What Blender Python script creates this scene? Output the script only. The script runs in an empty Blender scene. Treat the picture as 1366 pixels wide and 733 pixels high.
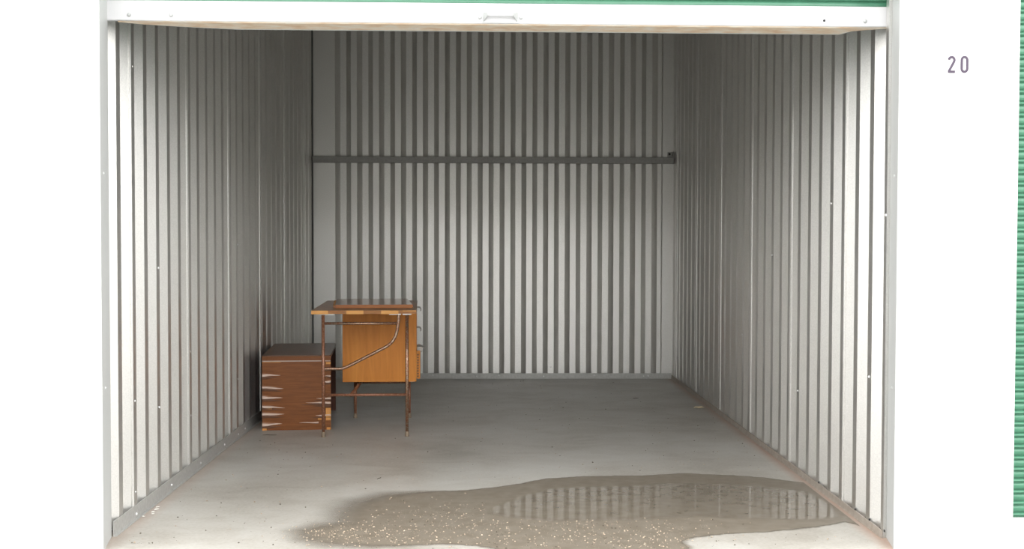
import bpy, bmesh, math, random
import numpy as np
from mathutils import Vector, Matrix

random.seed(7)
C = bpy.context.scene
COL = C.collection
PI = math.pi

# ------------------------------------------------------------------ camera
FPX = 1570.0                      # focal length in pixels of the 1366 x 733 frame
EYE = 1.181
YAW, PITCH, ROLL = math.atan(31.4 / FPX), math.atan(46.5 / FPX), math.radians(0.12)
fwd = Vector((math.sin(YAW) * math.cos(PITCH), math.cos(YAW) * math.cos(PITCH), -math.sin(PITCH)))
rgt = Vector((math.cos(YAW), -math.sin(YAW), 0))
upv = rgt.cross(fwd)
r2 = rgt * math.cos(ROLL) + upv * math.sin(ROLL)
u2 = -rgt * math.sin(ROLL) + upv * math.cos(ROLL)
cam_data = bpy.data.cameras.new('camera')
cam_data.sensor_width = 36.0
cam_data.lens = FPX / 1366.0 * 36.0
cam_data.clip_end = 300
cam = bpy.data.objects.new('camera', cam_data)
COL.objects.link(cam)
mw = Matrix.Identity(4)
for i in range(3):
    mw[i][0], mw[i][1], mw[i][2] = r2[i], u2[i], -fwd[i]
mw[0][3], mw[1][3], mw[2][3] = 0, 0, EYE
cam.matrix_world = mw
C.camera = cam

def on_floor(px, py):
    """photo pixel -> point of the floor slab"""
    d = fwd * FPX + r2 * (px - 683) - u2 * (py - 366.5)
    t = -EYE / d.z
    return (d.x * t, d.y * t)

# ------------------------------------------------------------------ world: overcast sky
W = bpy.data.worlds.new('overcast_sky')
C.world = W
W.use_nodes = True
nt = W.node_tree
nt.nodes.clear()
out = nt.nodes.new('ShaderNodeOutputWorld')
bg = nt.nodes.new('ShaderNodeBackground')
bg.inputs['Strength'].default_value = 1.0
tc = nt.nodes.new('ShaderNodeTexCoord')
sep = nt.nodes.new('ShaderNodeSeparateXYZ')
ramp = nt.nodes.new('ShaderNodeValToRGB')
ramp.color_ramp.elements[0].position = 0.0
ramp.color_ramp.elements[0].color = (1.8, 1.8, 1.8, 1)
ramp.color_ramp.elements[1].position = 1.0
ramp.color_ramp.elements[1].color = (1.6, 1.6, 1.6, 1)
nt.links.new(tc.outputs['Generated'], sep.inputs[0])
nt.links.new(sep.outputs['Z'], ramp.inputs[0])
nt.links.new(ramp.outputs[0], bg.inputs['Color'])
nt.links.new(bg.outputs[0], out.inputs[0])

C.view_settings.view_transform = 'Standard'
C.view_settings.look = 'None'
C.view_settings.gamma = 1.0
C.view_settings.use_curve_mapping = False
C.view_settings.exposure = 1.56

# ------------------------------------------------------------------ materials
def new_mat(name):
    m = bpy.data.materials.new(name)
    m.use_nodes = True
    n = m.node_tree
    b = n.nodes['Principled BSDF']
    return m, n, b

def node(n, kind, **kw):
    x = n.nodes.new(kind)
    for k, v in kw.items():
        setattr(x, k, v)
    return x

def noise_col(n, b, stops, scale=8.0, detail=4.0, stretch=(1, 1, 1), dist=0.0, coord='Object', sock='Base Color', rough=0.6):
    tcn = node(n, 'ShaderNodeTexCoord')
    mp = node(n, 'ShaderNodeMapping')
    mp.inputs['Scale'].default_value = stretch
    nz = node(n, 'ShaderNodeTexNoise')
    nz.inputs['Scale'].default_value = scale
    nz.inputs['Detail'].default_value = detail
    nz.inputs['Roughness'].default_value = rough
    nz.inputs['Distortion'].default_value = dist
    r = node(n, 'ShaderNodeValToRGB')
    el = r.color_ramp.elements
    while len(el) < len(stops):
        el.new(0.5)
    for e, (p, c) in zip(el, stops):
        e.position = p
        e.color = (c[0], c[1], c[2], 1)
    n.links.new(tcn.outputs[coord], mp.inputs['Vector'])
    n.links.new(mp.outputs[0], nz.inputs['Vector'])
    n.links.new(nz.outputs['Fac'], r.inputs[0])
    if sock:
        n.links.new(r.outputs[0], b.inputs[sock])
    return nz, r, mp

def add_bump(n, b, src, strength=0.2, distance=0.01):
    bp = node(n, 'ShaderNodeBump')
    bp.inputs['Strength'].default_value = strength
    bp.inputs['Distance'].default_value = distance
    n.links.new(src, bp.inputs['Height'])
    n.links.new(bp.outputs[0], b.inputs['Normal'])

def galv(name, lo, hi, metallic, rough, scale=160):
    m, n, b = new_mat(name)
    b.inputs['Metallic'].default_value = metallic
    b.inputs['Roughness'].default_value = rough
    noise_col(n, b, [(0.3, lo), (0.7, hi)], scale=scale, detail=3)
    return m

M = {}
M['liner'] = galv('spangled_steel_liner', (0.70, 0.693, 0.668), (0.80, 0.792, 0.765), 0.92, 0.40)
M['trim'] = galv('galvanised_trim', (0.46, 0.46, 0.44), (0.56, 0.56, 0.54), 0.5, 0.5, 60)
M['trim_brown'] = galv('rust_stained_trim', (0.36, 0.31, 0.26), (0.47, 0.43, 0.38), 0.3, 0.55, 30)
M['girt'] = galv('galvanised_girt', (0.34, 0.335, 0.32), (0.42, 0.415, 0.40), 0.4, 0.55, 60)
M['screw'] = galv('zinc_screw', (0.75, 0.75, 0.75), (0.9, 0.9, 0.9), 0.5, 0.35, 60)

def simple(name, col, rough=0.5, metallic=0.0, var=0.06, scale=20):
    m, n, b = new_mat(name)
    b.inputs['Roughness'].default_value = rough
    b.inputs['Metallic'].default_value = metallic
    noise_col(n, b, [(0.3, [c * (1 - var) for c in col]), (0.7, [min(1, c * (1 + var)) for c in col])], scale=scale)
    return m

M['white'] = simple('white_painted_steel', (0.62, 0.62, 0.61), 0.5, 0, 0.01)
M['bar_white'] = simple('white_door_bar_paint', (0.56, 0.56, 0.565), 0.5, 0, 0.01)
M['zinc'] = simple('dull_zinc_handle', (0.40, 0.41, 0.40), 0.45, 0.2)
M['jamb'] = simple('shade_greyed_white', (0.50, 0.51, 0.50), 0.5, 0, 0.01)  # white greyed to paint in the weaker light on the jamb returns
M['green'] = simple('green_door_paint', (0.06, 0.20, 0.12), 0.25, 0, 0.08)
M['ceil'] = simple('roof_steel', (0.55, 0.54, 0.52), 0.6, 0.2)
M['number'] = simple('grey_violet_number_paint', (0.065, 0.048, 0.075), 0.7)
M['foot'] = simple('worn_tan_foot', (0.25, 0.19, 0.13), 0.6, 0.2, 0.3, 60)
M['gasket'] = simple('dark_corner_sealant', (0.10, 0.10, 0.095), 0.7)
M['inlay'] = simple('pale_line_wood', (0.46, 0.37, 0.32), 0.5)
M['hole'] = simple('dark_hole', (0.02, 0.02, 0.02), 0.8)
M['flange'] = simple('pale_steel_plate', (0.75, 0.74, 0.70), 0.4, 0.3)
M['handle'] = simple('tarnished_handle_steel', (0.30, 0.28, 0.25), 0.35, 0.8)
M['ground'] = simple('outdoor_concrete', (0.28, 0.277, 0.265), 0.85, 0, 0.1, 3)
M['facing'] = simple('facing_wall_paint', (0.32, 0.31, 0.29), 0.6)
M['leaf'] = simple('dry_tan_leaf', (0.85, 0.72, 0.50), 0.7)
M['flake'] = simple('white_flakes', (0.85, 0.83, 0.78), 0.8)
M['twig'] = simple('dark_twig', (0.07, 0.06, 0.04), 0.8)

# rusty weathered underside of the door bar
m, n, b = new_mat('rusty_bar_underside')
b.inputs['Roughness'].default_value = 0.7
noise_col(n, b, [(0.30, (0.60, 0.42, 0.27)), (0.5, (0.70, 0.58, 0.44)), (0.68, (0.72, 0.68, 0.60)), (0.8, (0.55, 0.40, 0.28))],
          scale=14, detail=6, stretch=(1, 3, 3))
M['rustbar'] = m

# rusted chrome tube
def rust_tube(name, bias):
    m, n, b = new_mat(name)
    nz, r, mp = noise_col(n, b, [(0.30 + bias, (0.20, 0.075, 0.035)), (0.48 + bias, (0.31, 0.145, 0.085)), (0.62 + bias, (0.42, 0.34, 0.26))],
                          scale=130, detail=3)
    r3 = node(n, 'ShaderNodeValToRGB')
    r3.color_ramp.elements[0].position = 0.45 + bias
    r3.color_ramp.elements[0].color = (0.15, 0.15, 0.15, 1)
    r3.color_ramp.elements[1].position = 0.62 + bias
    r3.color_ramp.elements[1].color = (1.8, 1.8, 1.8, 1)
    n.links.new(nz.outputs['Fac'], r3.inputs[0])
    n.links.new(r3.outputs[0], b.inputs['Metallic'])
    b.inputs['Roughness'].default_value = 0.36
    return m
M['tube_red'] = rust_tube('rusted_steel_tube', 0.10)
M['tube'] = rust_tube('pitted_chrome_tube', -0.03)

# woods
def wood(name, dark, mid, light, stretch, scale=6, rough=0.35, bump=0.05, spec=0.3):
    m, n, b = new_mat(name)
    nz, r, mp = noise_col(n, b, [(0.25, dark), (0.5, mid), (0.75, light)], scale=scale, detail=6, stretch=stretch, dist=0.6)
    b.inputs['Roughness'].default_value = rough
    b.inputs['Specular IOR Level'].default_value = spec
    add_bump(n, b, nz.outputs['Fac'], bump, 0.003)
    return m
M['birch'] = wood('orange_varnished_plywood', (0.52, 0.185, 0.026), (0.63, 0.232, 0.036), (0.73, 0.295, 0.052), (5, 5, 0.5), 5, 0.38)
M['topwood'] = wood('brown_varnished_top', (0.24, 0.105, 0.038), (0.32, 0.145, 0.056), (0.40, 0.19, 0.075), (7, 0.6, 7), 5, 0.30)
M['leafwood'] = wood('glossy_brown_board', (0.24, 0.10, 0.04), (0.30, 0.13, 0.055), (0.36, 0.16, 0.07), (0.8, 7, 7), 5, 0.17, 0.02, 0.5)
M['edge_light'] = wood('pale_orange_edge_block', (0.58, 0.27, 0.075), (0.68, 0.34, 0.10), (0.74, 0.40, 0.14), (1, 6, 6), 8, 0.5)
M['edge_dark'] = wood('brown_edge_block', (0.22, 0.09, 0.03), (0.34, 0.15, 0.05), (0.46, 0.22, 0.08), (1.2, 6, 10), 12, 0.45)
M['edge_red'] = wood('reddish_board_edge', (0.36, 0.13, 0.045), (0.42, 0.16, 0.055), (0.48, 0.20, 0.07), (1, 6, 6), 8, 0.45)
M['chest'] = wood('dark_brown_veneer', (0.14, 0.046, 0.012), (0.195, 0.066, 0.017), (0.25, 0.09, 0.025), (0.9, 4, 11), 7, 0.36)
M['chest_top'] = wood('dark_walnut_top', (0.10, 0.047, 0.028), (0.135, 0.063, 0.037), (0.17, 0.08, 0.046), (7, 0.6, 7), 5, 0.3)
M['chest_in'] = wood('dark_red_inside', (0.07, 0.025, 0.015), (0.10, 0.036, 0.021), (0.13, 0.048, 0.028), (4, 4, 0.6), 6, 0.5)
M['chip'] = wood('bare_pinkish_veneer', (0.50, 0.33, 0.25), (0.66, 0.50, 0.42), (0.82, 0.74, 0.68), (2, 8, 30), 9, 0.6)
M['chip_mid'] = wood('scuffed_brown_veneer', (0.22, 0.10, 0.05), (0.30, 0.15, 0.085), (0.38, 0.21, 0.13), (2, 8, 30), 9, 0.6)
M['chip_shade'] = wood('shade_dark_veneer', (0.09, 0.04, 0.022), (0.13, 0.058, 0.03), (0.18, 0.085, 0.05), (2, 8, 30), 9, 0.6)  # shade beneath the bulging chips, painted as darker veneer
M['chip_orange'] = wood('bare_orange_wood', (0.55, 0.24, 0.06), (0.64, 0.30, 0.085), (0.72, 0.36, 0.11), (2, 8, 8), 9, 0.55)

# concrete slab
def concrete(name, cols, tint_edges=True):
    m, n, b = new_mat(name)
    tcn = node(n, 'ShaderNodeTexCoord')
    n1 = node(n, 'ShaderNodeTexNoise'); n1.inputs['Scale'].default_value = 1.3; n1.inputs['Detail'].default_value = 6
    n2 = node(n, 'ShaderNodeTexNoise'); n2.inputs['Scale'].default_value = 70; n2.inputs['Detail'].default_value = 4
    mp = node(n, 'ShaderNodeMapping'); mp.inputs['Scale'].default_value = (1.6, 2.6, 1); mp.inputs['Rotation'].default_value = (0, 0, 0.5)
    n3 = node(n, 'ShaderNodeTexNoise'); n3.inputs['Scale'].default_value = 2.2; n3.inputs['Detail'].default_value = 5; n3.inputs['Distortion'].default_value = 1.2
    n.links.new(tcn.outputs['Object'], n1.inputs['Vector'])
    n.links.new(tcn.outputs['Object'], n2.inputs['Vector'])
    n.links.new(tcn.outputs['Object'], mp.inputs['Vector'])
    n.links.new(mp.outputs[0], n3.inputs['Vector'])
    a1 = node(n, 'ShaderNodeMath', operation='MULTIPLY'); a1.inputs[1].default_value = 0.5
    n.links.new(n1.outputs['Fac'], a1.inputs[0])
    a2 = node(n, 'ShaderNodeMath', operation='MULTIPLY_ADD'); a2.inputs[1].default_value = 0.24
    n.links.new(n2.outputs['Fac'], a2.inputs[0]); n.links.new(a1.outputs[0], a2.inputs[2])
    a3 = node(n, 'ShaderNodeMath', operation='MULTIPLY_ADD'); a3.inputs[1].default_value = 0.28
    n.links.new(n3.outputs['Fac'], a3.inputs[0]); n.links.new(a2.outputs[0], a3.inputs[2])
    r = node(n, 'ShaderNodeValToRGB')
    el = r.color_ramp.elements
    while len(el) < len(cols):
        el.new(0.5)
    for e, (p, c) in zip(el, cols):
        e.position = p; e.color = (*c, 1)
    n.links.new(a3.outputs[0], r.inputs[0])
    last = r.outputs[0]
    if tint_edges:
        # rust-tinted dirt along the foot of the side walls
        sx = node(n, 'ShaderNodeSeparateXYZ'); n.links.new(tcn.outputs['Object'], sx.inputs[0])
        for (wx, sgn, amt, wid) in ((1.560, -1, 1.15, 0.07), (-1.483, 1, 0.6, 0.09)):
            d = node(n, 'ShaderNodeMath', operation='MULTIPLY_ADD'); d.inputs[1].default_value = sgn; d.inputs[2].default_value = -sgn * wx
            n.links.new(sx.outputs['X'], d.inputs[0])
            dab = node(n, 'ShaderNodeMath', operation='ABSOLUTE'); n.links.new(d.outputs[0], dab.inputs[0]); d = dab
            mr = node(n, 'ShaderNodeMapRange'); mr.inputs['From Min'].default_value = 0; mr.inputs['From Max'].default_value = wid
            mr.inputs['To Min'].default_value = amt; mr.inputs['To Max'].default_value = 0
            n.links.new(d.outputs[0], mr.inputs['Value'])
            mu = node(n, 'ShaderNodeMath', operation='MULTIPLY')
            n.links.new(mr.outputs[0], mu.inputs[0]); n.links.new(n1.outputs['Fac'], mu.inputs[1])
            mx = node(n, 'ShaderNodeMixRGB')
            mx.inputs['Color2'].default_value = (0.38, 0.19, 0.11, 1)
            n.links.new(mu.outputs[0], mx.inputs['Fac']); n.links.new(last, mx.inputs['Color1'])
            last = mx.outputs[0]
    n.links.new(last, b.inputs['Base Color'])
    b.inputs['Roughness'].default_value = 0.42
    add_bump(n, b, n2.outputs['Fac'], 0.12, 0.002)
    return m
M['concrete'] = concrete('concrete_slab', [(0.36, (0.30, 0.275, 0.235)), (0.5, (0.405, 0.385, 0.345)), (0.62, (0.465, 0.452, 0.418))])

# water film and damp concrete: attributes 'damp' / 'soft' (signed distance in metres) and 'water'
m, n, b = new_mat('wet_concrete_with_water')
tcn = node(n, 'ShaderNodeTexCoord')
n1 = node(n, 'ShaderNodeTexNoise'); n1.inputs['Scale'].default_value = 16; n1.inputs['Detail'].default_value = 6
n.links.new(tcn.outputs['Object'], n1.inputs['Vector'])
n2 = node(n, 'ShaderNodeTexNoise'); n2.inputs['Scale'].default_value = 120; n2.inputs['Detail'].default_value = 3
n.links.new(tcn.outputs['Object'], n2.inputs['Vector'])
def sd_mask(attr, soft_attr, soft_val, amp):
    a = node(n, 'ShaderNodeAttribute', attribute_name=attr)
    w = node(n, 'ShaderNodeMath', operation='SUBTRACT'); w.inputs[1].default_value = 0.5
    n.links.new(n1.outputs['Fac'], w.inputs[0])
    w2 = node(n, 'ShaderNodeMath', operation='MULTIPLY_ADD'); w2.inputs[1].default_value = amp
    n.links.new(w.outputs[0], w2.inputs[0]); n.links.new(a.outputs['Fac'], w2.inputs[2])
    dv = node(n, 'ShaderNodeMath', operation='DIVIDE'); dv.inputs[1].default_value = soft_val
    n.links.new(w2.outputs[0], dv.inputs[0])
    if soft_attr:
        s = node(n, 'ShaderNodeAttribute', attribute_name=soft_attr)
        n.links.new(s.outputs['Fac'], dv.inputs[1])
    ad = node(n, 'ShaderNodeMapRange', interpolation_type='SMOOTHSTEP')
    ad.inputs['From Min'].default_value = -0.5; ad.inputs['From Max'].default_value = 0.5
    n.links.new(dv.outputs[0], ad.inputs['Value'])
    return ad.outputs[0]
damp = sd_mask('damp', 'soft', 0.05, 0.04)
water = sd_mask('water', None, 0.06, 0.05)
r = node(n, 'ShaderNodeValToRGB')
r.color_ramp.elements[0].position = 0.3; r.color_ramp.elements[0].color = (0.155, 0.13, 0.098, 1)
r.color_ramp.elements[1].position = 0.7; r.color_ramp.elements[1].color = (0.205, 0.178, 0.141, 1)
n.links.new(n1.outputs['Fac'], r.inputs[0])
n.links.new(r.outputs[0], b.inputs['Base Color'])
b.inputs['Roughness'].default_value = 0.5
bp = node(n, 'ShaderNodeBump'); bp.inputs['Distance'].default_value = 0.002
bp.inputs['Strength'].default_value = 0.15
n.links.new(n2.outputs['Fac'], bp.inputs['Height']); n.links.new(bp.outputs[0], b.inputs['Normal'])
b.inputs['IOR'].default_value = 1.45
tr = node(n, 'ShaderNodeBsdfTransparent')
mx = node(n, 'ShaderNodeMixShader')
wb_ = node(n, 'ShaderNodeBsdfPrincipled')
wb_.inputs['Roughness'].default_value = 0.025
wb_.inputs['IOR'].default_value = 1.42
n.links.new(r.outputs[0], wb_.inputs['Base Color'])
mw_ = node(n, 'ShaderNodeMixShader')
n.links.new(water, mw_.inputs[0]); n.links.new(b.outputs[0], mw_.inputs[1]); n.links.new(wb_.outputs[0], mw_.inputs[2])
n.links.new(damp, mx.inputs[0]); n.links.new(tr.outputs[0], mx.inputs[1]); n.links.new(mw_.outputs[0], mx.inputs[2])
n.links.new(mx.outputs[0], n.nodes['Material Output'].inputs['Surface'])
M['puddle'] = m

M['grit_light'] = simple('pale_grit', (0.43, 0.345, 0.255), 0.8, 0, 0.4, 90)
M['grit_dark'] = simple('dark_grit', (0.10, 0.085, 0.06), 0.8, 0, 0.25, 90)

# ------------------------------------------------------------------ helpers
def obj(name, bm, mat, parent=None, smooth=False, loc=None):
    me = bpy.data.meshes.new(name)
    bmesh.ops.recalc_face_normals(bm, faces=bm.faces)
    if smooth:
        for f in bm.faces:
            f.smooth = True
    bm.to_mesh(me)
    bm.free()
    for mm in (mat if isinstance(mat, (list, tuple)) else [mat]):
        me.materials.append(mm)
    o = bpy.data.objects.new(name, me)
    COL.objects.link(o)
    if parent:
        o.parent = parent
    if loc:
        o.location = loc
    return o

def inst(name, me, parent=None, loc=(0, 0, 0), rot=(0, 0, 0)):
    o = bpy.data.objects.new(name, me)
    COL.objects.link(o)
    if parent:
        o.parent = parent
    o.location = loc
    o.rotation_euler = rot
    return o

def tag(o, label, cat, group=None, kind=None):
    o['label'] = label
    o['category'] = cat
    if group:
        o['group'] = group
    if kind:
        o['kind'] = kind
    return o

def thing(name, label, cat, loc, rz=0.0, group=None):
    o = bpy.data.objects.new(name, None)
    o.empty_display_size = 0.1
    COL.objects.link(o)
    o.location = loc
    o.rotation_euler = (0, 0, rz)
    return tag(o, label, cat, group)

def struct(name, bm, mat, parent=None, loc=None):
    o = obj(name, bm, mat, parent, loc=loc)
    o['kind'] = 'structure'
    return o

def box(bm, x0, x1, y0, y1, z0, z1, bev=0.0, mi=0):
    vs = [bm.verts.new((x, y, z)) for z in (z0, z1) for y in (y0, y1) for x in (x0, x1)]
    q = ((0, 2, 3, 1), (4, 5, 7, 6), (0, 1, 5, 4), (2, 6, 7, 3), (0, 4, 6, 2), (1, 3, 7, 5))
    fs = [bm.faces.new([vs[i] for i in k]) for k in q]
    for f in fs:
        f.material_index = mi
    if bev:
        es = {e for f in fs for e in f.edges}
        bmesh.ops.bevel(bm, geom=list(es), offset=bev, segments=2, affect='EDGES')
    return bm

def B(*a, **k):
    return box(bmesh.new(), *a, **k)

def tube(bm, pts, rad, n=12, caps=True):
    pts = [Vector(p) for p in pts]
    rads = rad if isinstance(rad, (list, tuple)) else [rad] * len(pts)
    rings = []
    ref = None
    for i, p in enumerate(pts):
        if i == 0: d = pts[1] - p
        elif i == len(pts) - 1: d = p - pts[i - 1]
        else: d = (pts[i + 1] - p).normalized() + (p - pts[i - 1]).normalized()
        d.normalize()
        if ref is None:
            ref = Vector((0, 1, 0)) if abs(d.y) < 0.9 else Vector((1, 0, 0))
        a = d.cross(ref).normalized()
        bb = d.cross(a).normalized()
        rings.append([bm.verts.new(p + (a * math.cos(2 * PI * k / n) + bb * math.sin(2 * PI * k / n)) * rads[i]) for k in range(n)])
    for r0, r1 in zip(rings, rings[1:]):
        for k in range(n):
            bm.faces.new((r0[k], r0[(k + 1) % n], r1[(k + 1) % n], r1[k]))
    if caps:
        bm.faces.new(rings[0][::-1]); bm.faces.new(rings[-1])
    return bm

def smooth_path(pts, n=8):
    """Catmull-Rom through pts"""
    P = [Vector(p) for p in pts]
    P = [P[0] * 2 - P[1]] + P + [P[-1] * 2 - P[-2]]
    o = []
    for i in range(1, len(P) - 2):
        for k in range(n):
            t = k / n
            o.append(0.5 * ((2 * P[i]) + (P[i + 1] - P[i - 1]) * t + (2 * P[i - 1] - 5 * P[i] + 4 * P[i + 1] - P[i + 2]) * t * t
                            + (-P[i - 1] + 3 * P[i] - 3 * P[i + 1] + P[i + 2]) * t ** 3))
    o.append(P[-2])
    return o

def dome_mesh(name, r, h, mat, n=10):
    """screw / bolt head along local +Z"""
    bm = bmesh.new()
    prof = [(r, 0), (r, h * 0.35), (r * 0.75, h * 0.8), (r * 0.3, h)]
    rings = [[bm.verts.new((a * math.cos(2 * PI * k / n), a * math.sin(2 * PI * k / n), z)) for k in range(n)] for a, z in prof]
    for r0, r1 in zip(rings, rings[1:]):
        for k in range(n):
            bm.faces.new((r0[k], r0[(k + 1) % n], r1[(k + 1) % n], r1[k]))
    bm.faces.new(rings[-1]); bm.faces.new(rings[0][::-1])
    me = bpy.data.meshes.new(name)
    bmesh.ops.recalc_face_normals(bm, faces=bm.faces)
    bm.to_mesh(me); bm.free()
    me.materials.append(mat)
    return me

# ------------------------------------------------------------------ room shell
XL, XR, YB, ZC = -1.488, 1.565, 9.975, 3.25
YF = 4.66                         # rear face of the front wall
PITCH_R, HALF, RUN, DEEP = 0.185, 0.0253, 0.0420, 0.0335
ZP0, ZP1 = 0.012, ZC              # panels run from the floor angle to the roof

# floor slab and the concrete outside
bm = bmesh.new()
box(bm, -1.70, 1.80, 4.657, 10.2, -0.15, 0)
ap = [(-1.453, 4.438), (1.5525, 4.438), (1.5915, 4.657), (-1.492, 4.657)]      # the sill between the piers
lo = [bm.verts.new((x, y, -0.15)) for x, y in ap]
hi = [bm.verts.new((x, y, 0.0)) for x, y in ap]
bm.faces.new(hi); bm.faces.new(lo[::-1])
for k in range(4):
    bm.faces.new((lo[k], lo[(k + 1) % 4], hi[(k + 1) % 4], hi[k]))
struct('floor', bm, M['concrete'])
bm = bmesh.new()                                   # the aisle outside lies a step lower than the slab
box(bm, -40, 40, -40, 4.436, -0.20, -0.13)
for x0, x1 in ((-40, -1.701), (1.801, 40)):
    box(bm, x0, x1, 4.436, 4.9, -0.20, -0.13)
struct('ground', bm, M['ground'])
# the facing row of units across the aisle, behind the camera: it hides the lowest band of the sky
fb = struct('wall_facing', B(-30, 30, -10.4, -10.0, -0.15, 3.3), M['facing'])
obj('facing_roof', B(-30.2, 30.2, -16.0, -9.9, 3.3, 3.42), M['ceil'], fb)
struct('ceiling', B(XL - 0.1, XR + 0.1, YF, YB + 0.1, ZC + 0.002, ZC + 0.05), M['ceil'])

def ribs(s0, s1, centre):
    """profile (s, d) of the ribbed liner between s0 and s1; d = 0 on the ridges, DEEP in the valleys"""
    pts = []
    k0 = math.floor((s0 - centre) / PITCH_R) - 1
    k1 = math.ceil((s1 - centre) / PITCH_R) + 1
    for k in range(k0, k1 + 1):
        c = centre + k * PITCH_R
        pts += [(c - HALF - RUN, DEEP), (c - HALF, 0.0), (c + HALF, 0.0), (c + HALF + RUN, DEEP)]
    def val(s):
        for (a, da), (b_, db) in zip(pts, pts[1:]):
            if a <= s <= b_:
                return da + (db - da) * (s - a) / max(1e-9, b_ - a)
    res = [(s0, val(s0))] + [p for p in pts if s0 + 1e-4 < p[0] < s1 - 1e-4] + [(s1, val(s1))]
    return res

def sheet(bm, prof, place, z0, z1, thick=0.0012):
    """steel sheet following prof, place(s, d) -> (x, y); two skins so that edges show"""
    a = [(bm.verts.new((*place(s, d), z0)), bm.verts.new((*place(s, d), z1))) for s, d in prof]
    b_ = [(bm.verts.new((*place(s, d + thick), z0)), bm.verts.new((*place(s, d + thick), z1))) for s, d in prof]
    for q in (a, b_):
        for (p0, p1), (q0, q1) in zip(q, q[1:]):
            bm.faces.new((p0, q0, q1, p1))
    for e in (0, -1):
        bm.faces.new((a[e][0], a[e][1], b_[e][1], b_[e][0]))
    for i in range(len(prof) - 1):
        for e in (0, 1):
            bm.faces.new((a[i][e], a[i + 1][e], b_[i + 1][e], b_[i][e]))
    return bm

def panel_wall(wall, starts, centre, place, lip=0.0045):
    """panels between successive starts; each lifts by lip over the end of the one before it"""
    for s0, s1 in zip(starts, starts[1:]):
        prof = ribs(s0, s1 + 0.012, centre)
        if s0 != starts[0]:
            (a, da), (c, dc), (e, de) = prof[:3]
            prof[:3] = [(a - 0.0004, da), (a, da - lip), (c, dc - lip), (e, de - lip * 0.5)]
        obj('wall_panel', sheet(bmesh.new(), prof, place, ZP0, ZP1), M['liner'], wall)

wl = struct('wall_left', B(XL - 0.06, XL - 0.045, YF, YB + 0.05, 0, ZC), M['ceil'])
panel_wall(wl, [4.665] + [4.959 - 0.0253 - 0.007 + 0.925 * k for k in range(6)] + [9.955], 4.774, lambda s, d: (XL - d, s))
wr = struct('wall_right', B(XR + 0.045, XR + 0.06, YF, YB + 0.05, 0, ZC), M['ceil'])
panel_wall(wr, [4.60] + [4.606 + 0.185 * 3 - 0.0253 - 0.007 + 0.925 * k for k in range(6)] + [9.955], 4.606, lambda s, d: (XR + d, s))
obj('closure_strip', B(XR + 0.001, XR + 0.030, 4.612, 4.616, 0.0, ZC), M['liner'], wr)
wb = struct('wall_back', B(XL - 0.06, XR + 0.06, YB + 0.05, YB + 0.06, 0, ZC), M['ceil'])
bc = -1.135
place_b = lambda s, d: (s, YB + d)
for s0, s1 in ((-1.262 - 0.03, -0.36), (-0.36, 0.565), (0.565, 1.458)):
    obj('wall_panel', sheet(bmesh.new(), ribs(s0, s1 + 0.01, bc), place_b, ZP0, ZP1), M['liner'], wb)
obj('corner_panel', sheet(bmesh.new(), [(XL, 0.0), (-1.294, 0.0), (-1.287, 0.006)], place_b, ZP0, ZP1), M['liner'], wb)
obj('corner_panel', sheet(bmesh.new(), [(1.462, 0.004), (1.466, -0.008), (1.474, -0.005), (XR, -0.004)], place_b, ZP0, ZP1), M['liner'], wb)
# dark closing angle in the two rear corners
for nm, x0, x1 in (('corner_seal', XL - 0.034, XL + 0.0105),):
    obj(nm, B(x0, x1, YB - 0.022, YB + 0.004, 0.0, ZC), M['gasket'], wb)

# screw heads on the liner sheets
scr = dome_mesh('screw', 0.006, 0.005, M['screw'])
for y, z in ((4.96, 1.90), (4.96, 0.50), (4.96, 0.115), (5.33, 1.05), (5.885, 0.62), (5.885, 0.30), (7.0, 0.35), (7.0, 1.15), (5.33, 0.42)):
    inst('screw', scr, wl, (XL + 0.001, y, z), (0, PI / 2, 0))
for y, z in ((4.606, 1.28), (4.79, 0.62), (5.348, 1.35), (5.9, 0.42), (6.46, 1.1), (7.2, 0.6)):
    inst('screw', scr, wr, (XR - 0.001, y, z), (0, -PI / 2, 0))
for x, z in ((-0.02, 0.07), (0.53, 0.10), (-1.35, 1.93), (-0.41, 0.98), (1.5, 0.98), (-1.36, 1.3)):
    inst('screw', scr, wb, (x, YB - 0.001, z), (PI / 2, 0, 0))

# floor angles (baseboards): vertical leg + foot
def angle_bm(axis, a0, a1, off, sgn, h, foot=0.012, t=0.003):
    bm = bmesh.new()
    if axis == 'y':
        box(bm, *sorted((off, off - sgn * t)), a0, a1, 0.003, h)
        box(bm, *sorted((off - sgn * t, off + sgn * foot)), a0, a1, 0.0, 0.003)
    else:
        box(bm, a0, a1, *sorted((off, off - sgn * t)), 0.003, h)
        box(bm, a0, a1, *sorted((off - sgn * t, off + sgn * foot)), 0.0, 0.003)
    return bm
bl = struct('baseboard_left', angle_bm('y', 4.662, YB - 0.006, XL + 0.005, 1, 0.060), M['trim'])
br = struct('baseboard_right', angle_bm('y', 4.60, YB - 0.006, XR - 0.005, -1, 0.032, 0.0035), M['trim_brown'])
bb_ = struct('baseboard_back', angle_bm('x', XL + 0.006, XR - 0.006, YB - 0.0125, -1, 0.046), M['trim'])
for y, z in ((4.958, 0.022), (5.508, 0.029), (6.065, 0.027), (6.614, 0.026), (6.98, 0.0245), (7.172, 0.027), (7.73, 0.027)):
    inst('screw', scr, bl, (XL + 0.006, y, z), (0, PI / 2, 0))
for x in (-0.47, -0.10, 0.09, 0.47, 1.32, 1.36, 0.9):
    inst('screw', scr, bb_, (x, YB - 0.0135, 0.026 + 0.006 * math.sin(x * 9)), (PI / 2, 0, 0))
nb = dome_mesh('rib_closure', 0.0055, 0.004, M['hole'])
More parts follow.
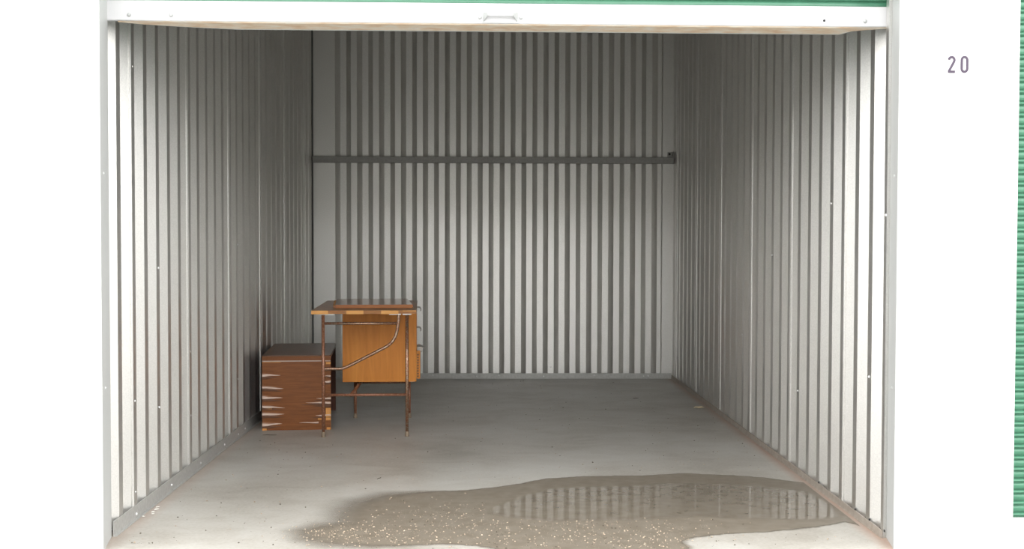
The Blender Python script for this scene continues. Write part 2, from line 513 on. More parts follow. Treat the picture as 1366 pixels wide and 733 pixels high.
for k in (0, 1, 2, 5):
    inst('rib_closure', nb, br, (XR - 0.002, 4.606 + PITCH_R * k - 0.03, 0.036), (0, -PI / 2, 0))

# horizontal girt across the back wall, a channel with two lips
bm = bmesh.new()
box(bm, XL + 0.013, XR - 0.012, 9.918, 9.922, 1.829, 1.877)
box(bm, XL + 0.013, XR - 0.012, 9.918, YB - 0.006, 1.875, 1.879)
box(bm, XL + 0.013, XR - 0.012, 9.918, YB - 0.006, 1.826, 1.830)
gt = struct('trim_1', bm, M['girt'])
bm = bmesh.new()
box(bm, XR - 0.010, XR - 0.004, 9.914, YB - 0.008, 1.822, 1.925)
box(bm, XR - 0.050, XR - 0.010, YB - 0.014, YB - 0.008, 1.89, 1.925)
obj('end_bracket', bm, M['girt'], gt)
inst('bolt', dome_mesh('bolt', 0.010, 0.010, M['hole']), gt, (XR - 0.034, YB - 0.014, 1.908), (PI / 2, 0, 0))

# ------------------------------------------------------------------ front wall: two white piers and a header
FY0, FY1 = 4.440, 4.655
def prism(foot, z0, z1):
    """upright prism over a footprint polygon"""
    bm = bmesh.new()
    lo = [bm.verts.new((x, y, z0)) for x, y in foot]
    hi = [bm.verts.new((x, y, z1)) for x, y in foot]
    bm.faces.new(lo[::-1]); bm.faces.new(hi)
    for k in range(len(foot)):
        q = (k + 1) % len(foot)
        bm.faces.new((lo[k], lo[q], hi[q], hi[k]))
    return bm
# the inner faces are splayed: the opening widens a little towards the room
LI0, LI1, RI0, RI1 = -1.4530, -1.4920, 1.5525, 1.5915
pl = struct('wall_front_left', prism([(-4.2, FY0), (LI0, FY0), (LI1, FY1), (-4.2, FY1)], -0.13, 3.3), M['white'])
pr = struct('wall_front_right', prism([(RI0, FY0), (2.010, FY0), (2.010, FY1), (RI1, FY1)], -0.13, 3.3), M['white'])
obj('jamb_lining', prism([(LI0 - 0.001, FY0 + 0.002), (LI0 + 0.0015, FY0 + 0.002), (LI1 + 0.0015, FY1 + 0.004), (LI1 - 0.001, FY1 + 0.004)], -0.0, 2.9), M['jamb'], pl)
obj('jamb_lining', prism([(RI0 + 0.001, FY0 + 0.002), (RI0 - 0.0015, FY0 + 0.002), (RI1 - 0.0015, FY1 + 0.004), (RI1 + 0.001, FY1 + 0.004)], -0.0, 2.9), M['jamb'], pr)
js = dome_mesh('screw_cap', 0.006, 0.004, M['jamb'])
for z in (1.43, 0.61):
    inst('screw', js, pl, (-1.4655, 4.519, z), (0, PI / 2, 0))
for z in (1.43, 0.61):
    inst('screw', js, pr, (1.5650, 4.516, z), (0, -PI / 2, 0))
struct('wall_front_top', B(-4.2, 6.0, FY0, FY1, 3.3, 3.6), M['white'])
obj('header_panel', B(LI0, RI0, FY0 + 0.03, FY1 - 0.02, 2.35, 3.3), M['white'], bpy.data.objects['wall_front_top'])

# ------------------------------------------------------------------ roll-up doors
def curtain_prof(z0, z1, pitch=0.0455):
    """(z, d): one ribbed slat per pitch, d positive = towards the street"""
    pts = []
    z = z0
    base = [(0.0, 0.0), (0.05, 0.004), (0.10, 0.0055), (0.50, 0.0055), (0.56, 0.0035), (0.60, 0.0), (0.64, 0.003), (0.72, 0.007), (0.80, 0.0085), (0.88, 0.0065), (0.96, 0.0015)]
    while z < z1:
        for f, d in base:
            d = d * 1.5
            if z + f * pitch <= z1:
                pts.append((z + f * pitch, d))
        z += pitch
    return pts

def curtain(x0, x1, y, z0, z1):
    bm = bmesh.new()
    pr_ = curtain_prof(z0, z1)
    for t in (0.0, 0.0012):
        v = [(bm.verts.new((x0, y - d + t, z)), bm.verts.new((x1, y - d + t, z))) for z, d in pr_]
        for (a, b_), (c, d_) in zip(v, v[1:]):
            bm.faces.new((a, b_, d_, c))
    return bm

d1 = bpy.data.objects.new('door_1', None); COL.objects.link(d1)
d1['kind'] = 'structure'
d1.location = (0.05, 4.67, 2.03)
d1.rotation_euler = (0, math.radians(0.16), 0)      # the raised door hangs a little low on the right
W2 = 1.59
obj('curtain', curtain(-W2, W2, 0.018, 0.075, 0.62), M['green'], d1, smooth=True)
bm = B(-W2, W2, -0.020, 0.002, 0.0, 0.079, bev=0.0025)
bar = obj('bottom_bar', bm, M['bar_white'], d1)
bolt = dome_mesh('bolt', 0.008, 0.006, M['zinc'], 12)
for x in (-1.4536, -1.2909, 1.4364, -0.0856 - 0.0, 0.0758):
    inst('bolt', bolt, bar, (x, -0.020, 0.022 if abs(x) > 0.5 else 0.024), (PI / 2, 0, 0))
inst('bolt_hole', dome_mesh('bolt_hole', 0.005, 0.002, M['hole'], 10), bar, (1.2743, -0.020, 0.0225), (PI / 2, 0, 0))
# lift handle: two gusset cheeks and a grip rail
bm = bmesh.new()
for s in (-1, 1):
    cx = -0.005 + s * 0.066
    vs = [bm.verts.new(p) for p in ((cx, -0.020, 0.006), (cx, -0.020, 0.044), (cx - s * 0.018, -0.040, 0.038), (cx - s * 0.018, -0.040, 0.028))]
    bm.faces.new(vs)
    vs2 = [bm.verts.new(v.co + Vector((s * 0.003, 0, 0))) for v in vs]
    bm.faces.new(vs2[::-1])
    for i in range(4):
        bm.faces.new((vs[i], vs[(i + 1) % 4], vs2[(i + 1) % 4], vs2[i]))
box(bm, -0.053, 0.043, -0.043, -0.037, 0.026, 0.040, bev=0.001)
box(bm, -0.075, 0.065, -0.022, -0.020, 0.002, 0.007)
hd = obj('lift_handle', bm, M['zinc'], bar)
# weathered angle below the bar: a shallow trough with tapered ends
bm = bmesh.new()
xs = [-1.50, -1.42, -1.34, -1.26, -1.18, -1.05] + [(-1.0 + 0.1 * k) for k in range(21)] + [1.10, 1.22, 1.36, 1.40, 1.46, 1.54]
rows = []
for x in xs:
    if x < 0:
        w = min(1.0, max(0.0, (x + 1.50) / 0.45)) ** 0.6
    else:
        w = 1.0 if x < 1.37 else max(0.0, 0.62 - (x - 1.37) / 0.17 * 0.62)
    w = max(w, 0.02)
    sec = [(-0.016, -0.0005, 0), (-0.012, -0.0035 * w - 0.001, 0), (-0.012 + 0.075 * w, -0.004 - 0.011 * w, 0), (-0.010 + 0.078 * w, -0.002 - 0.015 * w, 0), (-0.008 + 0.082 * w, -0.001 - 0.010 * w, 0)]
    rows.append([bm.verts.new((x, y, z)) for y, z, _ in sec])
for r0, r1 in zip(rows, rows[1:]):
    for k in range(4):
        f = bm.faces.new((r0[k], r1[k], r1[k + 1], r0[k + 1]))
        f.material_index = 1 if k >= 2 else 0
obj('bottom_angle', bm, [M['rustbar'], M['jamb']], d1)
# the coil above the opening that the curtain winds on to
bm = tube(bmesh.new(), [(-W2, 0.20, 0.42), (W2, 0.20, 0.42)], 0.185, 24)
obj('coil', bm, M['green'], d1, smooth=True)

d2 = bpy.data.objects.new('door_2', None); COL.objects.link(d2)
d2['kind'] = 'structure'
d2.location = (0, 0, 0)
obj('curtain', curtain(2.013, 5.0, 4.640, 0.05, 3.1), M['green'], d2, smooth=True)
obj('bottom_bar', B(2.013, 5.0, 4.615, 4.642, 0.004, 0.075, bev=0.002), M['white'], d2)

# unit number 20, painted strokes a hair proud of the pier
un = thing('unit_number', 'grey violet unit number 20 on the white pier right of the opening', 'number', (1.775, FY0, 1.817))
def stroke(path, w, t=0.0012):
    bm = bmesh.new()
    P = [Vector((x, z)) for x, z in path]
    L = []
    closed = (P[0] - P[-1]).length < 1e-6
    if closed: P = P[:-1]
    N = len(P)
    for i in range(N):
        a = P[i - 1] if (i or closed) else P[i]
        c = P[(i + 1) % N] if (i < N - 1 or closed) else P[i]
        d = (c - a).normalized()
        nrm = Vector((-d.y, d.x)) * w / 2
        L.append((P[i] + nrm, P[i] - nrm))
    fr = [[bm.verts.new((p.x, y, p.y)) for p in q for y in (-t, 0.0002)] for q in L]
    rng = range(N) if closed else range(N - 1)
    for i in rng:
        a, c = fr[i], fr[(i + 1) % N]
        bm.faces.new((a[0], c[0], c[2], a[2]))
        bm.faces.new((a[0], c[0], c[1], a[1]))
        bm.faces.new((a[2], c[2], c[3], a[3]))
    if not closed:
        for q in (fr[0], fr[-1]):
            bm.faces.new((q[0], q[1], q[3], q[2]))
    return bm
def arc(cx, cz, rx, rz, a0, a1, n=10):
    return [(cx + rx * math.cos(math.radians(a0 + (a1 - a0) * k / n)), cz + rz * math.sin(math.radians(a0 + (a1 - a0) * k / n))) for k in range(n + 1)]
two = arc(-0.0245, 0.047, 0.0105, 0.0115, 175, -28, 14) + [(-0.0353, 0.0035), (-0.0125, 0.0035)]
obj('digit', stroke(two[:-1], 0.0092), M['number'], un)
bm = stroke([(-0.0384, 0.0031), (-0.0115, 0.0031)], 0.0092, 0.0015)
ob = obj('digit', bm, M['number'], un)
# join the foot of the two with its bowl
bm = bmesh.new(); bm.from_mesh(bpy.data.objects['digit'].data); bm.from_mesh(ob.data)
bm.to_mesh(bpy.data.objects['digit'].data); bm.free()
bpy.data.objects.remove(ob)
zero = arc(0.0245, 0.0475, 0.0105, 0.0115, 0, 180, 12) + arc(0.0245, 0.0145, 0.0105, 0.0115, 180, 360, 12) + [(0.035, 0.0475)]
obj('digit', stroke(zero, 0.0092), M['number'], un)

# ------------------------------------------------------------------ the desk
# local frame: +x right along the near end, +y towards the back wall, origin under the near left corner of the top
DR = math.radians(3.1)
desk = thing('desk', 'orange and brown wooden desk on rusty tube legs, seen from its open end', 'desk', (-1.0507, 6.985, 0), DR)
DW, DL, ZT0, ZT1 = 0.622, 1.155, 0.7375, 0.7580
obj('desktop', B(0, DW, 0.010, DL, ZT0, ZT1, bev=0.0015), M['topwood'], desk)
# end grain blocks along the near edge, alternately pale and brown
ed = [0.0, 0.100, 0.207, 0.309, 0.412, 0.516, DW]
for k in range(6):
    lightb = k % 2 == 0
    y0 = 0.0 if lightb else 0.0035
    dz = 0.0015 if lightb else 0.0
    o = obj('edge_block', B(ed[k] + 0.0006, ed[k + 1] - 0.0006, y0, 0.0098, ZT0 - dz, ZT1 - 0.0002, bev=0.0008), M['edge_light'] if lightb else M['edge_dark'], desk)
    o['label'] = 'pale orange block of the desk edge' if lightb else 'brown block of the desk edge'
obj('edge_strip', B(0.54, DW - 0.001, 0.0012, 0.0036, ZT1 - 0.0055, ZT1 - 0.0008), M['edge_light'], desk)

def dl(x, y, z):
    """world point -> desk frame"""
    dx, dy = x + 1.0507, y - 6.985
    return (dx * math.cos(DR) + dy * math.sin(DR), -dx * math.sin(DR) + dy * math.cos(DR), z)
RT, RF = 0.0098, 0.0080
def leg(p, top, mat, y=None):
    x, yy, _ = dl(*p)
    bm = tube(bmesh.new(), [(x, yy, 0.004), (x, yy, top)], RT, 14)
    lg = obj('leg', bm, mat, desk, smooth=True)
    f = tube(bmesh.new(), [(x, yy, 0.0), (x, yy, 0.004), (x, yy, 0.012), (x, yy, 0.026), (x, yy, 0.031)], [0.0125, 0.0130, 0.0125, 0.0112, 0.0099], 14)
    obj('foot', f, M['foot'], lg, smooth=True)
    return x, yy
ZU = ZT0 - 0.0055
x1, y1 = leg((-0.9834, 7.0149, 0), ZU, M['tube_red'])
x2, y2 = leg((-0.4867, 7.0112 + 0.024, 0), ZU, M['tube'])
ZCAB = 0.258
x3, y3 = leg((-0.878, 7.767, 0), ZCAB, M['tube_red'])
x4, y4 = leg((-0.5227, 7.7815, 0), ZCAB, M['tube_red'])
fl = obj('mounting_plate', B(x1 - 0.034, x1 + 0.070, y1 - 0.014, y1 + 0.03, ZU, ZT0 - 0.0004), M['flange'], desk)
obj('mounting_plate', B(x2 - 0.105, x2 - 0.036, y2 - 0.016, y2 + 0.03, ZU, ZT0 - 0.0004), M['flange'], desk)
obj('mounting_plate', B(x2 - 0.026, x2 + 0.026, y2 - 0.018, y2 + 0.03, ZU, ZT0 - 0.0004), M['flange'], desk)
yy = lambda x: y1 + (y2 - y1) * (x - x1) / (x2 - x1)
obj('upper_rail', tube(bmesh.new(), [(x1, yy(x1), 0.6795), (x2 - 0.058, yy(x2 - .058), 0.6797)], RF, 12), M['tube'], desk, smooth=True)
obj('lower_rail', tube(bmesh.new(), [(x1, yy(x1), 0.2512), (x2, yy(x2), 0.2512)], RF * 1.05, 12), M['tube_red'], desk, smooth=True)
cp = [(x1, 0.4085), (x1 + 0.07, 0.4085), (x1 + 0.105, 0.4095), (x1 + 0.138, 0.4195), (x1 + 0.18, 0.440), (x1 + 0.25, 0.476), (x1 + 0.32, 0.512), (x1 + 0.375, 0.541), (x1 + 0.403, 0.563), (x1 + 0.424, 0.593), (x1 + 0.436, 0.628), (x1 + 0.443, 0.668), (x1 + 0.447, 0.70), (x1 + 0.448, ZU)]
obj('curved_brace', tube(bmesh.new(), smooth_path([(x, yy(x), z) for x, z in cp], 5), RT * 0.92, 12), M['tube'], desk, smooth=True)
xs_, ys_, _ = dl(-0.8205, 7.02, 0)
obj('stretcher', tube(bmesh.new(), [(xs_, ys_, 0.2505), (dl(-0.838, 7.77, 0)[0], y3, 0.238)], RF * 1.25, 12), M['tube_red'], desk, smooth=True)
obj('rear_rail', tube(bmesh.new(), [(x3, y3, 0.236), (x4, y4, 0.236)], RF, 12), M['tube_red'], desk, smooth=True)

# drawer pedestal hanging at the far end: side panel towards us, far side, back, bottom, three drawers opening right
cx0, cy0, _ = dl(-0.9413, 7.60, 0)
cx1 = DW - 0.004
cy1 = DL - 0.03
ct = 0.016
obj('side_panel', B(cx0, cx1, cy0, cy0 + ct, ZCAB, ZT0 - 0.0004, bev=0.0012), M['birch'], desk)
obj('side_panel', B(cx0, cx1, cy1 - ct, cy1, ZCAB, ZT0 - 0.0004), M['birch'], desk)
obj('rear_panel', B(cx0, cx0 + ct, cy0 + ct, cy1 - ct, ZCAB + 0.001, ZT0 - 0.0004), M['birch'], desk)
obj('bottom_panel', B(cx0 + ct, cx1 - 0.02, cy0 + ct, cy1 - ct, ZCAB + 0.002, ZCAB + 0.012), M['chest_in'], desk)
obj('plate_screw', tube(bmesh.new(), [(cx1 - 0.03, cy0 + 0.012, ZCAB - 0.004), (cx1 - 0.03, cy0 + 0.012, ZCAB)], 0.012, 10), M['handle'], desk)
dz = [(0.274, 0.462, 0.024), (0.468, 0.598, 0.0), (0.604, 0.732, 0.0)]
for z0, z1, pull in dz:
    xf = cx1 + pull
    fr = obj('drawer', B(xf - 0.018, xf - (0.0 if pull else 0.0015), cy0 + ct + 0.003, cy1 - ct - 0.003, z0, z1 - 0.004, bev=0.001), M['birch'], desk)
    sd = bmesh.new()
    box(sd, cx0 + 0.03, xf - 0.0182, cy0 + ct + 0.004, cy0 + ct + 0.014, z0 + 0.004, z1 - 0.008)
    box(sd, cx0 + 0.03, xf - 0.0182, cy1 - ct - 0.014, cy1 - ct - 0.004, z0 + 0.004, z1 - 0.008)
    box(sd, cx0 + 0.03, xf - 0.0182, cy0 + ct + 0.014, cy1 - ct - 0.014, z0 + 0.008, z0 + 0.014)
    box(sd, cx0 + 0.022, cx0 + 0.03, cy0 + ct + 0.004, cy1 - ct - 0.004, z0 + 0.004, z1 - 0.008)
    obj('drawer_box', sd, M['edge_light'], fr)
    if pull:
        dv = bmesh.new()
        nz_ = 9
        for k in range(nz_):
            za = z0 + 0.012 + (z1 - z0 - 0.03) * k / nz_
            box(dv, xf - 0.019, xf - 0.009, cy0 + ct + 0.0015, cy0 + ct + 0.0035, za, za + 0.009)
        obj('dovetail', dv, M['chest_in'], fr)
    # pull: a flat bracket that hooks down at its end
    zc = z1 - 0.004 if pull else (z0 + z1) / 2 + (0.075 if z0 > 0.6 else 0.07)
    zc = min(zc, z1 - 0.002)
    ym = (cy0 + cy1) / 2 - 0.08
    hb = bmesh.new()
    if pull:
        box(hb, xf - 0.020, xf + 0.0145, cy0 + ct + 0.02, cy0 + ct + 0.17, z1 - 0.012, z1 + 0.020, bev=0.002)
        box(hb, xf - 0.006 + 0.02, xf + 0.030, cy0 + ct + 0.05, cy0 + ct + 0.15, z1 + 0.008, z1 + 0.012)
    else:
        pth = smooth_path([(xf - 0.002, ym, zc), (xf + 0.014, ym, zc), (xf + 0.023, ym, zc - 0.003), (xf + 0.029, ym, zc - 0.014), (xf + 0.027, ym, zc - 0.022)], 4)
        tube(hb, pth, 0.0028, 8)
        pth2 = [p + Vector((0, 0.09, 0)) for p in pth]
        tube(hb, pth2, 0.0028, 8)
        tube(hb, [pth[-1], pth2[-1]], 0.0028, 8)
    obj('handle', hb, M['handle'], fr, smooth=not pull)

# loose leaf board lying on the desk top
LB = math.radians(6.6)
lb = thing('leaf_board', 'thin glossy brown board lying flat on the desk top', 'board', (-0.9374, 7.2146, ZT1 + 0.0006), LB)
LW, LL, LT = 0.474, 0.742, 0.0205
obj('board', B(0, LW, 0.004, LL, 0.0, LT, bev=0.0012), M['leafwood'], lb)
o = obj('edge_band', B(0.002, LW, 0, 0.0038, 0.0005, LT - 0.0006, bev=0.0006), M['edge_red'], lb)
o['label'] = 'reddish brown front edge of the board'
bm = bmesh.new()
for k in range(9):
    y = 0.02 + k * 0.07
    box(bm, -0.012 + 0.003 * math.sin(k * 2.1), -0.0004, y, y + 0.05, 0.003, 0.016, mi=k % 2)
obj('hinge_rail', bm, [M['edge_dark'], M['edge_light']], lb)

# ------------------------------------------------------------------ the chest (a drawer carcass without its drawers)
CR = math.radians(5.2)
ch = thing('drawer_carcass', 'dark brown wooden drawer carcass with chipped pale veneer, left of the desk', 'cabinet', (-1.3929, 7.2521, 0), CR)
CW, CD, CH = 0.419, 0.845, 0.464
obj('top_board', B(0.0, CW, -0.001, CD, CH - 0.022, CH, bev=0.0025), M['chest_top'], ch)
o = obj('front_lip', B(0.0, CW, -0.0035, -0.0012, CH - 0.021, CH - 0.006, bev=0.0008), M['chest'], ch)
o = obj('pale_inlay', B(0.002, CW - 0.002, -0.0005, 0.014, CH - 0.0385, CH - 0.0325), M['inlay'], ch)
o['label'] = 'pale grey line below the top board'
obj('upper_strip', B(0.0, CW, 0.0015, 0.016, CH - 0.0323, CH - 0.0222), M['chest'], ch)
sp = obj('side_panel', B(0.0, CW, 0.0, 0.020, 0.0, CH - 0.0387, bev=0.001), M['chest'], ch)
obj('side_panel', B(0.0, CW - 0.002, CD - 0.022, CD, 0.0, CH - 0.0222), M['chest_in'], ch)
obj('back_panel', B(0.0, 0.016, 0.020, CD - 0.022, 0.0, CH - 0.0222), M['chest_in'], ch)
obj('bottom_panel', B(0.016, CW - 0.16, 0.020, CD - 0.022, 0.008, 0.02), M['chest_in'], ch)
for z in (0.15, 0.29):
    obj('drawer_runner', B(0.016, CW - 0.06, 0.0202, 0.034, z, z + 0.014), M['chest_in'], ch)
    obj('drawer_runner', B(0.016, CW - 0.06, CD - 0.036, CD - 0.0222, z, z + 0.014), M['chest_in'], ch)
# chipped veneer: pale lens-shaped blisters that start at the vertical edges
def chip(x_edge, z, length, h, side, mat, rise=0.004, drop=0.0):
    """blister tapering from the edge inwards (side +1 starts at the left edge), shade on the lower flank painted dark"""
    bm = bmesh.new()
    h *= 1.25
    n_ = 9
    rows_ = []
    for k in range(n_ + 1):
        t = k / n_
        x = x_edge + side * length * t
        w = h * (1 - t ** 1.6) * (0.92 + 0.14 * math.sin(6 * t + z * 40)) * 0.5 + 0.0004
        zc_ = z - drop * t + 0.0009 * math.sin(7 * t + z * 70)
        r_ = rise * (1 - t ** 2) + 0.0003
        rows_.append([bm.verts.new((x, yv, zv)) for yv, zv in ((0.0, zc_ + w), (-r_ * 0.7, zc_ + w * 0.45), (-r_, zc_ - w * 0.15), (-r_ * 0.45, zc_ - w * 0.65), (0.0, zc_ - w))])
    for a, c in zip(rows_, rows_[1:]):
        for k in range(4):
            f = bm.faces.new((a[k], c[k], c[k + 1], a[k + 1]))
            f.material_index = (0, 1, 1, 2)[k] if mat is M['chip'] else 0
    return obj('veneer_chip', bm, [M['chip_mid'], M['chip'], M['chip_shade']] if mat is M['chip'] else mat, sp)
def zpx(y):            # height on the front panel for a row of the photograph
    return (575.0 - y) / 216.4
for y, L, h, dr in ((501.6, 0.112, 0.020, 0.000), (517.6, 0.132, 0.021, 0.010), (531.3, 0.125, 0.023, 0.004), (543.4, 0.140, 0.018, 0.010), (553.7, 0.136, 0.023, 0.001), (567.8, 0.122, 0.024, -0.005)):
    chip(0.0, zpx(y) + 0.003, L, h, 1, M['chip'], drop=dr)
    chip(0.0, zpx(y) - h * 0.62, L * 0.93, h * 0.75, 1, M['chip_shade'], 0.0025, dr)  # shade below each blister, painted as a dark lens
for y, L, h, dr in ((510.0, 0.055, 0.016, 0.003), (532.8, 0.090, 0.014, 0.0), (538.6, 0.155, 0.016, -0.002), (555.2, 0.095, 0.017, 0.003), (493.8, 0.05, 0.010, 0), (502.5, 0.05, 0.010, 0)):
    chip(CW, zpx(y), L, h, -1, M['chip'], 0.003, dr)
    chip(CW, zpx(y) - h * 0.75, L * 1.2, h * 0.9, -1, M['chip_shade'], 0.0025, dr)
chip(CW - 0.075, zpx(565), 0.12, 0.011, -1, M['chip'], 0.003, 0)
chip(CW, zpx(543), 0.11, 0.018, -1, M['chip_shade'], 0.003, 0)
for x0, x1_, z0, z1 in ((CW - 0.031, CW, 0.058, 0.135), (CW - 0.03, CW, 0.407, 0.422), (CW - 0.026, CW, 0.0, 0.015), (0.0, 0.027, 0.0, 0.013), (0.0, 0.115, 0.421, 0.4245), (0.0, 0.06, 0.132, 0.1355), (CW - 0.08, CW - 0.055, 0.062, 0.072)):
    o = obj('bare_patch', B(x0 + 0.0002, x1_ - 0.0002, -0.0022, 0.0002, z0 + 0.0005, z1, bev=0.0006), M['chip_orange'], sp)

# ------------------------------------------------------------------ the puddle
damp_px = [(398, 709, .22), (425, 702, .24), (452, 697, .26), (455, 685, .30), (472, 671, .34), (512, 661, .26), (567, 656.5, .10), (614, 655.5, .04), (667, 650.3, .035), (702, 644.3, .025), (731, 638.8, .02),
           (780, 636.2, .02), (857, 635.2, .02), (909, 632.2, .02), (964, 634.3, .02), (1013, 637.4, .02), (1057, 642.8, .02), (1078, 645.5, .02),
           (1118, 677, .02), (1162, 708, .02), (1150, 703, .03), (1127, 697, .03), (1087, 704.5, .03), (1026, 710.2, .03), (971, 713, .03), (928, 717.6, .04), (912, 723, .05), (921, 733, .05),
           (935, 760, .06), (660, 760, .06), (661, 732.5, .04), (638, 729, .04), (591, 726.5, .05), (544, 729, .08), (497, 730.5, .12), (440, 728, .2), (405, 720, .22)]
water_px = [(650, 686), (664, 676), (690, 667), (704, 661), (735, 653.5), (785, 650.5), (860, 649), (882, 645.5), (964, 646), (1020, 650.5), (1075, 657), (1108, 674), (1112, 690), (1090, 693), (1040, 693), (980, 692), (930, 690), (860, 694), (790, 695), (740, 696), (690, 692)]
dp = np.array([on_floor(x, y) for x, y, s in damp_px]); dsoft = np.array([s for *_, s in damp_px])
wp = np.array([on_floor(x, y) for x, y in water_px])
gx = np.arange(-1.25, XR - 0.02, 0.014)
gy = np.arange(4.440, 5.98, 0.011)
GX, GY = np.meshgrid(gx, gy)
def signed(poly, X, Y, soft=None):
    best = np.full(X.shape, 1e9); ins = np.zeros(X.shape, bool); sf = np.zeros(X.shape)
    N = len(poly)
    for i in range(N):
        ax, ay = poly[i]; bx_, by_ = poly[(i + 1) % N]
        ex, ey = bx_ - ax, by_ - ay
        t = np.clip(((X - ax) * ex + (Y - ay) * ey) / (ex * ex + ey * ey + 1e-12), 0, 1)
        d = np.hypot(X - ax - t * ex, Y - ay - t * ey)
        if soft is not None:
            s = soft[i] + (soft[(i + 1) % N] - soft[i]) * t
            sf = np.where(d < best, s, sf)
        best = np.minimum(best, d)
        cr = (ay > Y) != (by_ > Y)
        xi = ax + (Y - ay) * ex / (ey if abs(ey) > 1e-12 else 1e-12)
        ins ^= cr & (X < xi)
    return np.where(ins, best, -best), sf
SD, SF = signed(dp, GX, GY, dsoft)
WD, _ = signed(wp, GX, GY)
keep = SD > -(SF * 0.5 + 0.035)
idx = -np.ones(GX.shape, int)
verts, faces, ad, as_, aw = [], [], [], [], []
cellk = keep[:-1, :-1] | keep[1:, :-1] | keep[:-1, 1:] | keep[1:, 1:]
use = np.zeros(GX.shape, bool)
use[:-1, :-1] |= cellk; use[1:, :-1] |= cellk; use[:-1, 1:] |= cellk; use[1:, 1:] |= cellk
ii, jj = np.nonzero(use)
idx[ii, jj] = np.arange(len(ii))
verts = [(float(GX[i, j]), float(GY[i, j]), 0.0012) for i, j in zip(ii, jj)]
ci, cj = np.nonzero(cellk)
faces = [(int(idx[i, j]), int(idx[i, j + 1]), int(idx[i + 1, j + 1]), int(idx[i + 1, j])) for i, j in zip(ci, cj)]
me = bpy.data.meshes.new('puddle')
me.from_pydata(verts, [], faces)
for nm, arr in (('damp', SD), ('soft', SF), ('water', WD)):
    a = me.attributes.new(nm, 'FLOAT', 'POINT')
    a.data.foreach_set('value', arr[ii, jj].astype(np.float32))
me.materials.append(M['puddle'])
pud = bpy.data.objects.new('puddle', me); COL.objects.link(pud)
tag(pud, 'shallow brown puddle with damp edges on the concrete near the opening', 'puddle')

# grit: loose sand grains and small stones washed together in and around the puddle
def grit(name, count, sampler, label, r_lo, r_hi, mats=(0.85,)):
    V, F, MI = [], [], []
    base = [(1, 0, 0), (-1, 0, 0), (0, 1, 0), (0, -1, 0), (0, 0, 1), (0, 0, -0.6)]
    tri = [(0, 2, 4), (2, 1, 4), (1, 3, 4), (3, 0, 4), (2, 0, 5), (1, 2, 5), (3, 1, 5), (0, 3, 5)]
    for _ in range(count):
        x, y = sampler()
        r = r_lo + (r_hi - r_lo) * random.random() ** 3
        a = random.random() * 6.28
        sx, sy, sz = r * random.uniform(.7, 1.3), r * random.uniform(.6, 1.1), r * random.uniform(.5, .8)
        o0 = len(V)
        for bx_, by_, bz in base:
            px, py = bx_ * sx, by_ * sy
            V.append((x + px * math.cos(a) - py * math.sin(a), y + px * math.sin(a) + py * math.cos(a), 0.001 + sz * 0.6 + bz * sz))
        F += [tuple(o0 + q for q in t) for t in tri]
        MI += [0 if random.random() < mats[0] else 1] * 8
    me_ = bpy.data.meshes.new(name)
    me_.from_pydata(V, [], F)
    me_.materials.append(M['grit_light']); me_.materials.append(M['grit_dark'])
    me_.polygons.foreach_set('material_index', MI)
    o_ = bpy.data.objects.new(name, me_); COL.objects.link(o_)
    tag(o_, label, 'grit', kind='stuff')
    return o_
blobs = [((450, 712), 34, 8, 2.2), ((540, 712), 60, 10, 1.6), ((600, 695), 60, 14, 1.1), ((560, 682), 50, 8, .8), ((700, 710), 80, 12, 1.4), ((820, 715), 70, 12, 1.6), ((880, 722), 40, 10, 1.3), ((900, 697), 40, 6, .3), ((780, 704), 90, 6, .7), ((760, 728), 100, 8, 1.2), ((520, 722), 60, 6, 1.0)]
wsum = sum(b_[3] for b_ in blobs)
def s_puddle():
    while True:
        q = random.random() * wsum
        for (cx, cy), sx, sy, w in blobs:
            q -= w
            if q <= 0: break
        p = on_floor(random.gauss(cx, sx), min(random.gauss(cy, sy), 745))
        if -1.3 < p[0] < 1.5 and 4.45 < p[1] < 6 and (random.random() < 0.12 or signed(wp, np.array([p[0]]), np.array([p[1]]))[0][0] < -0.01):
            return p
def s_floor():
    while True:
        x, y = random.uniform(-1.42, 1.5), 4.55 + 5.3 * random.random() ** 1.6
        if not (x < -0.38 and 6.95 < y < 8.2):
            if signed(dp, np.array([x]), np.array([y]))[0][0] < -0.08:
                return x, y
grit('puddle_grit', 2600, s_puddle, 'pale and dark sand grains washed together in the puddle', 0.0009, 0.0050, (0.72,))
grit('floor_grit', 1100, s_floor, 'scattered crumbs and specks across the dry concrete floor', 0.0012, 0.0056, (0.6,))

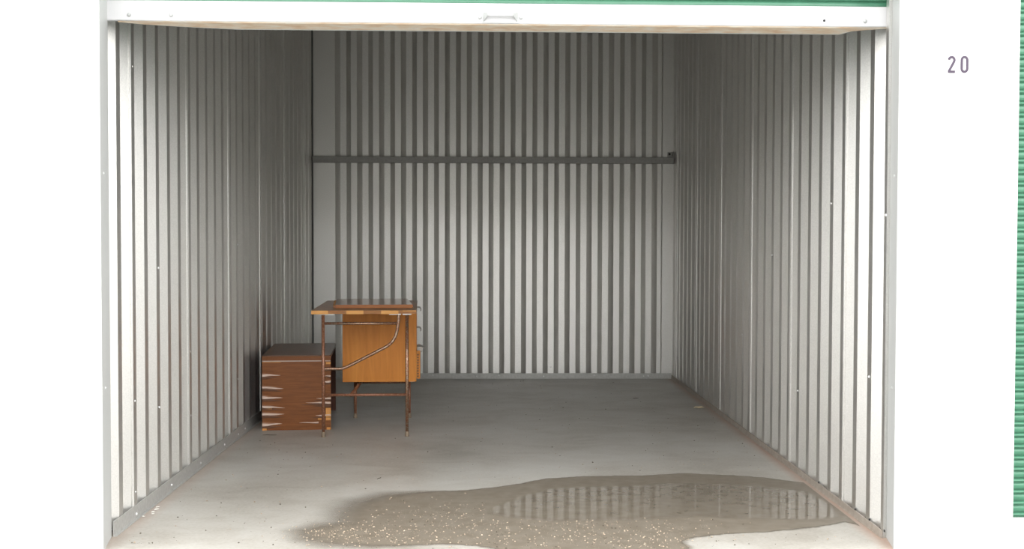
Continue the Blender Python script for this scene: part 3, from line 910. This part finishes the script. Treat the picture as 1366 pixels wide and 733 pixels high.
# ------------------------------------------------------------------ small litter
bm = bmesh.new()
lf = [(-0.035, 0.0, .002), (-0.018, 0.012, .006), (0.004, 0.016, .004), (0.024, 0.010, .007), (0.037, -0.002, .003), (0.02, -0.012, .006), (-0.006, -0.015, .004), (-0.022, -0.010, .006)]
cv = bm.verts.new((0, 0, 0.008))
rv = [bm.verts.new(p) for p in lf]
for i in range(8):
    bm.faces.new((cv, rv[i], rv[(i + 1) % 8]))
r_ = bmesh.ops.extrude_face_region(bm, geom=list(bm.faces))
for v in [e for e in r_['geom'] if isinstance(e, bmesh.types.BMVert)]:
    v.co.z -= 0.0015
o = obj('dry_leaf', bm, M['leaf'], None, loc=(1.36, 8.2043 - 0.02, 0.0))
o.location = (*on_floor(932, 545), 0.001)
o.scale = (1.05, 1.9, 1.5)
tag(o, 'small curled tan leaf lying on the floor near the right wall', 'leaf')

def twig(px, py, length, rot, label):
    x, y = on_floor(px, py)
    pts = [(-length / 2, 0, 0.0018), (-length / 6, length * .05, 0.0022), (length / 5, -length * .03, 0.002), (length / 2, length * .06, 0.0018)]
    o_ = obj('twig', tube(bmesh.new(), pts, [0.001, 0.0016, 0.0016, 0.0008], 6), M['twig'])
    o_.location = (x, y, 0); o_.rotation_euler = (0, 0, rot)
    tag(o_, label, 'twig')
twig(506, 639, 0.055, 1.25, 'tiny dark twig on the pale concrete in front of the desk')
twig(359.5, 581.2, 0.085, 0.02, 'thin dark splinter in front of the chipped drawer carcass')
twig(848, 532, 0.05, 0.3, 'dark splinter on the floor close to the back wall')

fxx, fxy = XL + 0.035, on_floor(194, 684)[1]
rnd = random.Random(3)
ORD = ('nearest the opening', 'second from the opening', 'third from the opening', 'fourth from the opening', 'farthest from the opening')
for k in range(5):
    bm = bmesh.new()
    ang = [i * 1.256 + rnd.uniform(-.3, .3) for i in range(5)]
    rr = [rnd.uniform(0.005, 0.012) for _ in range(5)]
    vs = [bm.verts.new((r0 * math.cos(a), r0 * math.sin(a), rnd.uniform(0.0, 0.004))) for a, r0 in zip(ang, rr)]
    bm.faces.new(vs)
    q = bmesh.ops.extrude_face_region(bm, geom=list(bm.faces))
    for v in [e for e in q['geom'] if isinstance(e, bmesh.types.BMVert)]:
        v.co.z += 0.002
    o = obj('paint_flake', bm, M['flake'])
    o.location = (fxx + rnd.uniform(-0.012, 0.022), fxy - 0.09 + k * 0.045, 0.0004)
    tag(o, 'white paint flake at the foot of the left wall, ' + ORD[k], 'flake', 'white flakes beside the left wall')
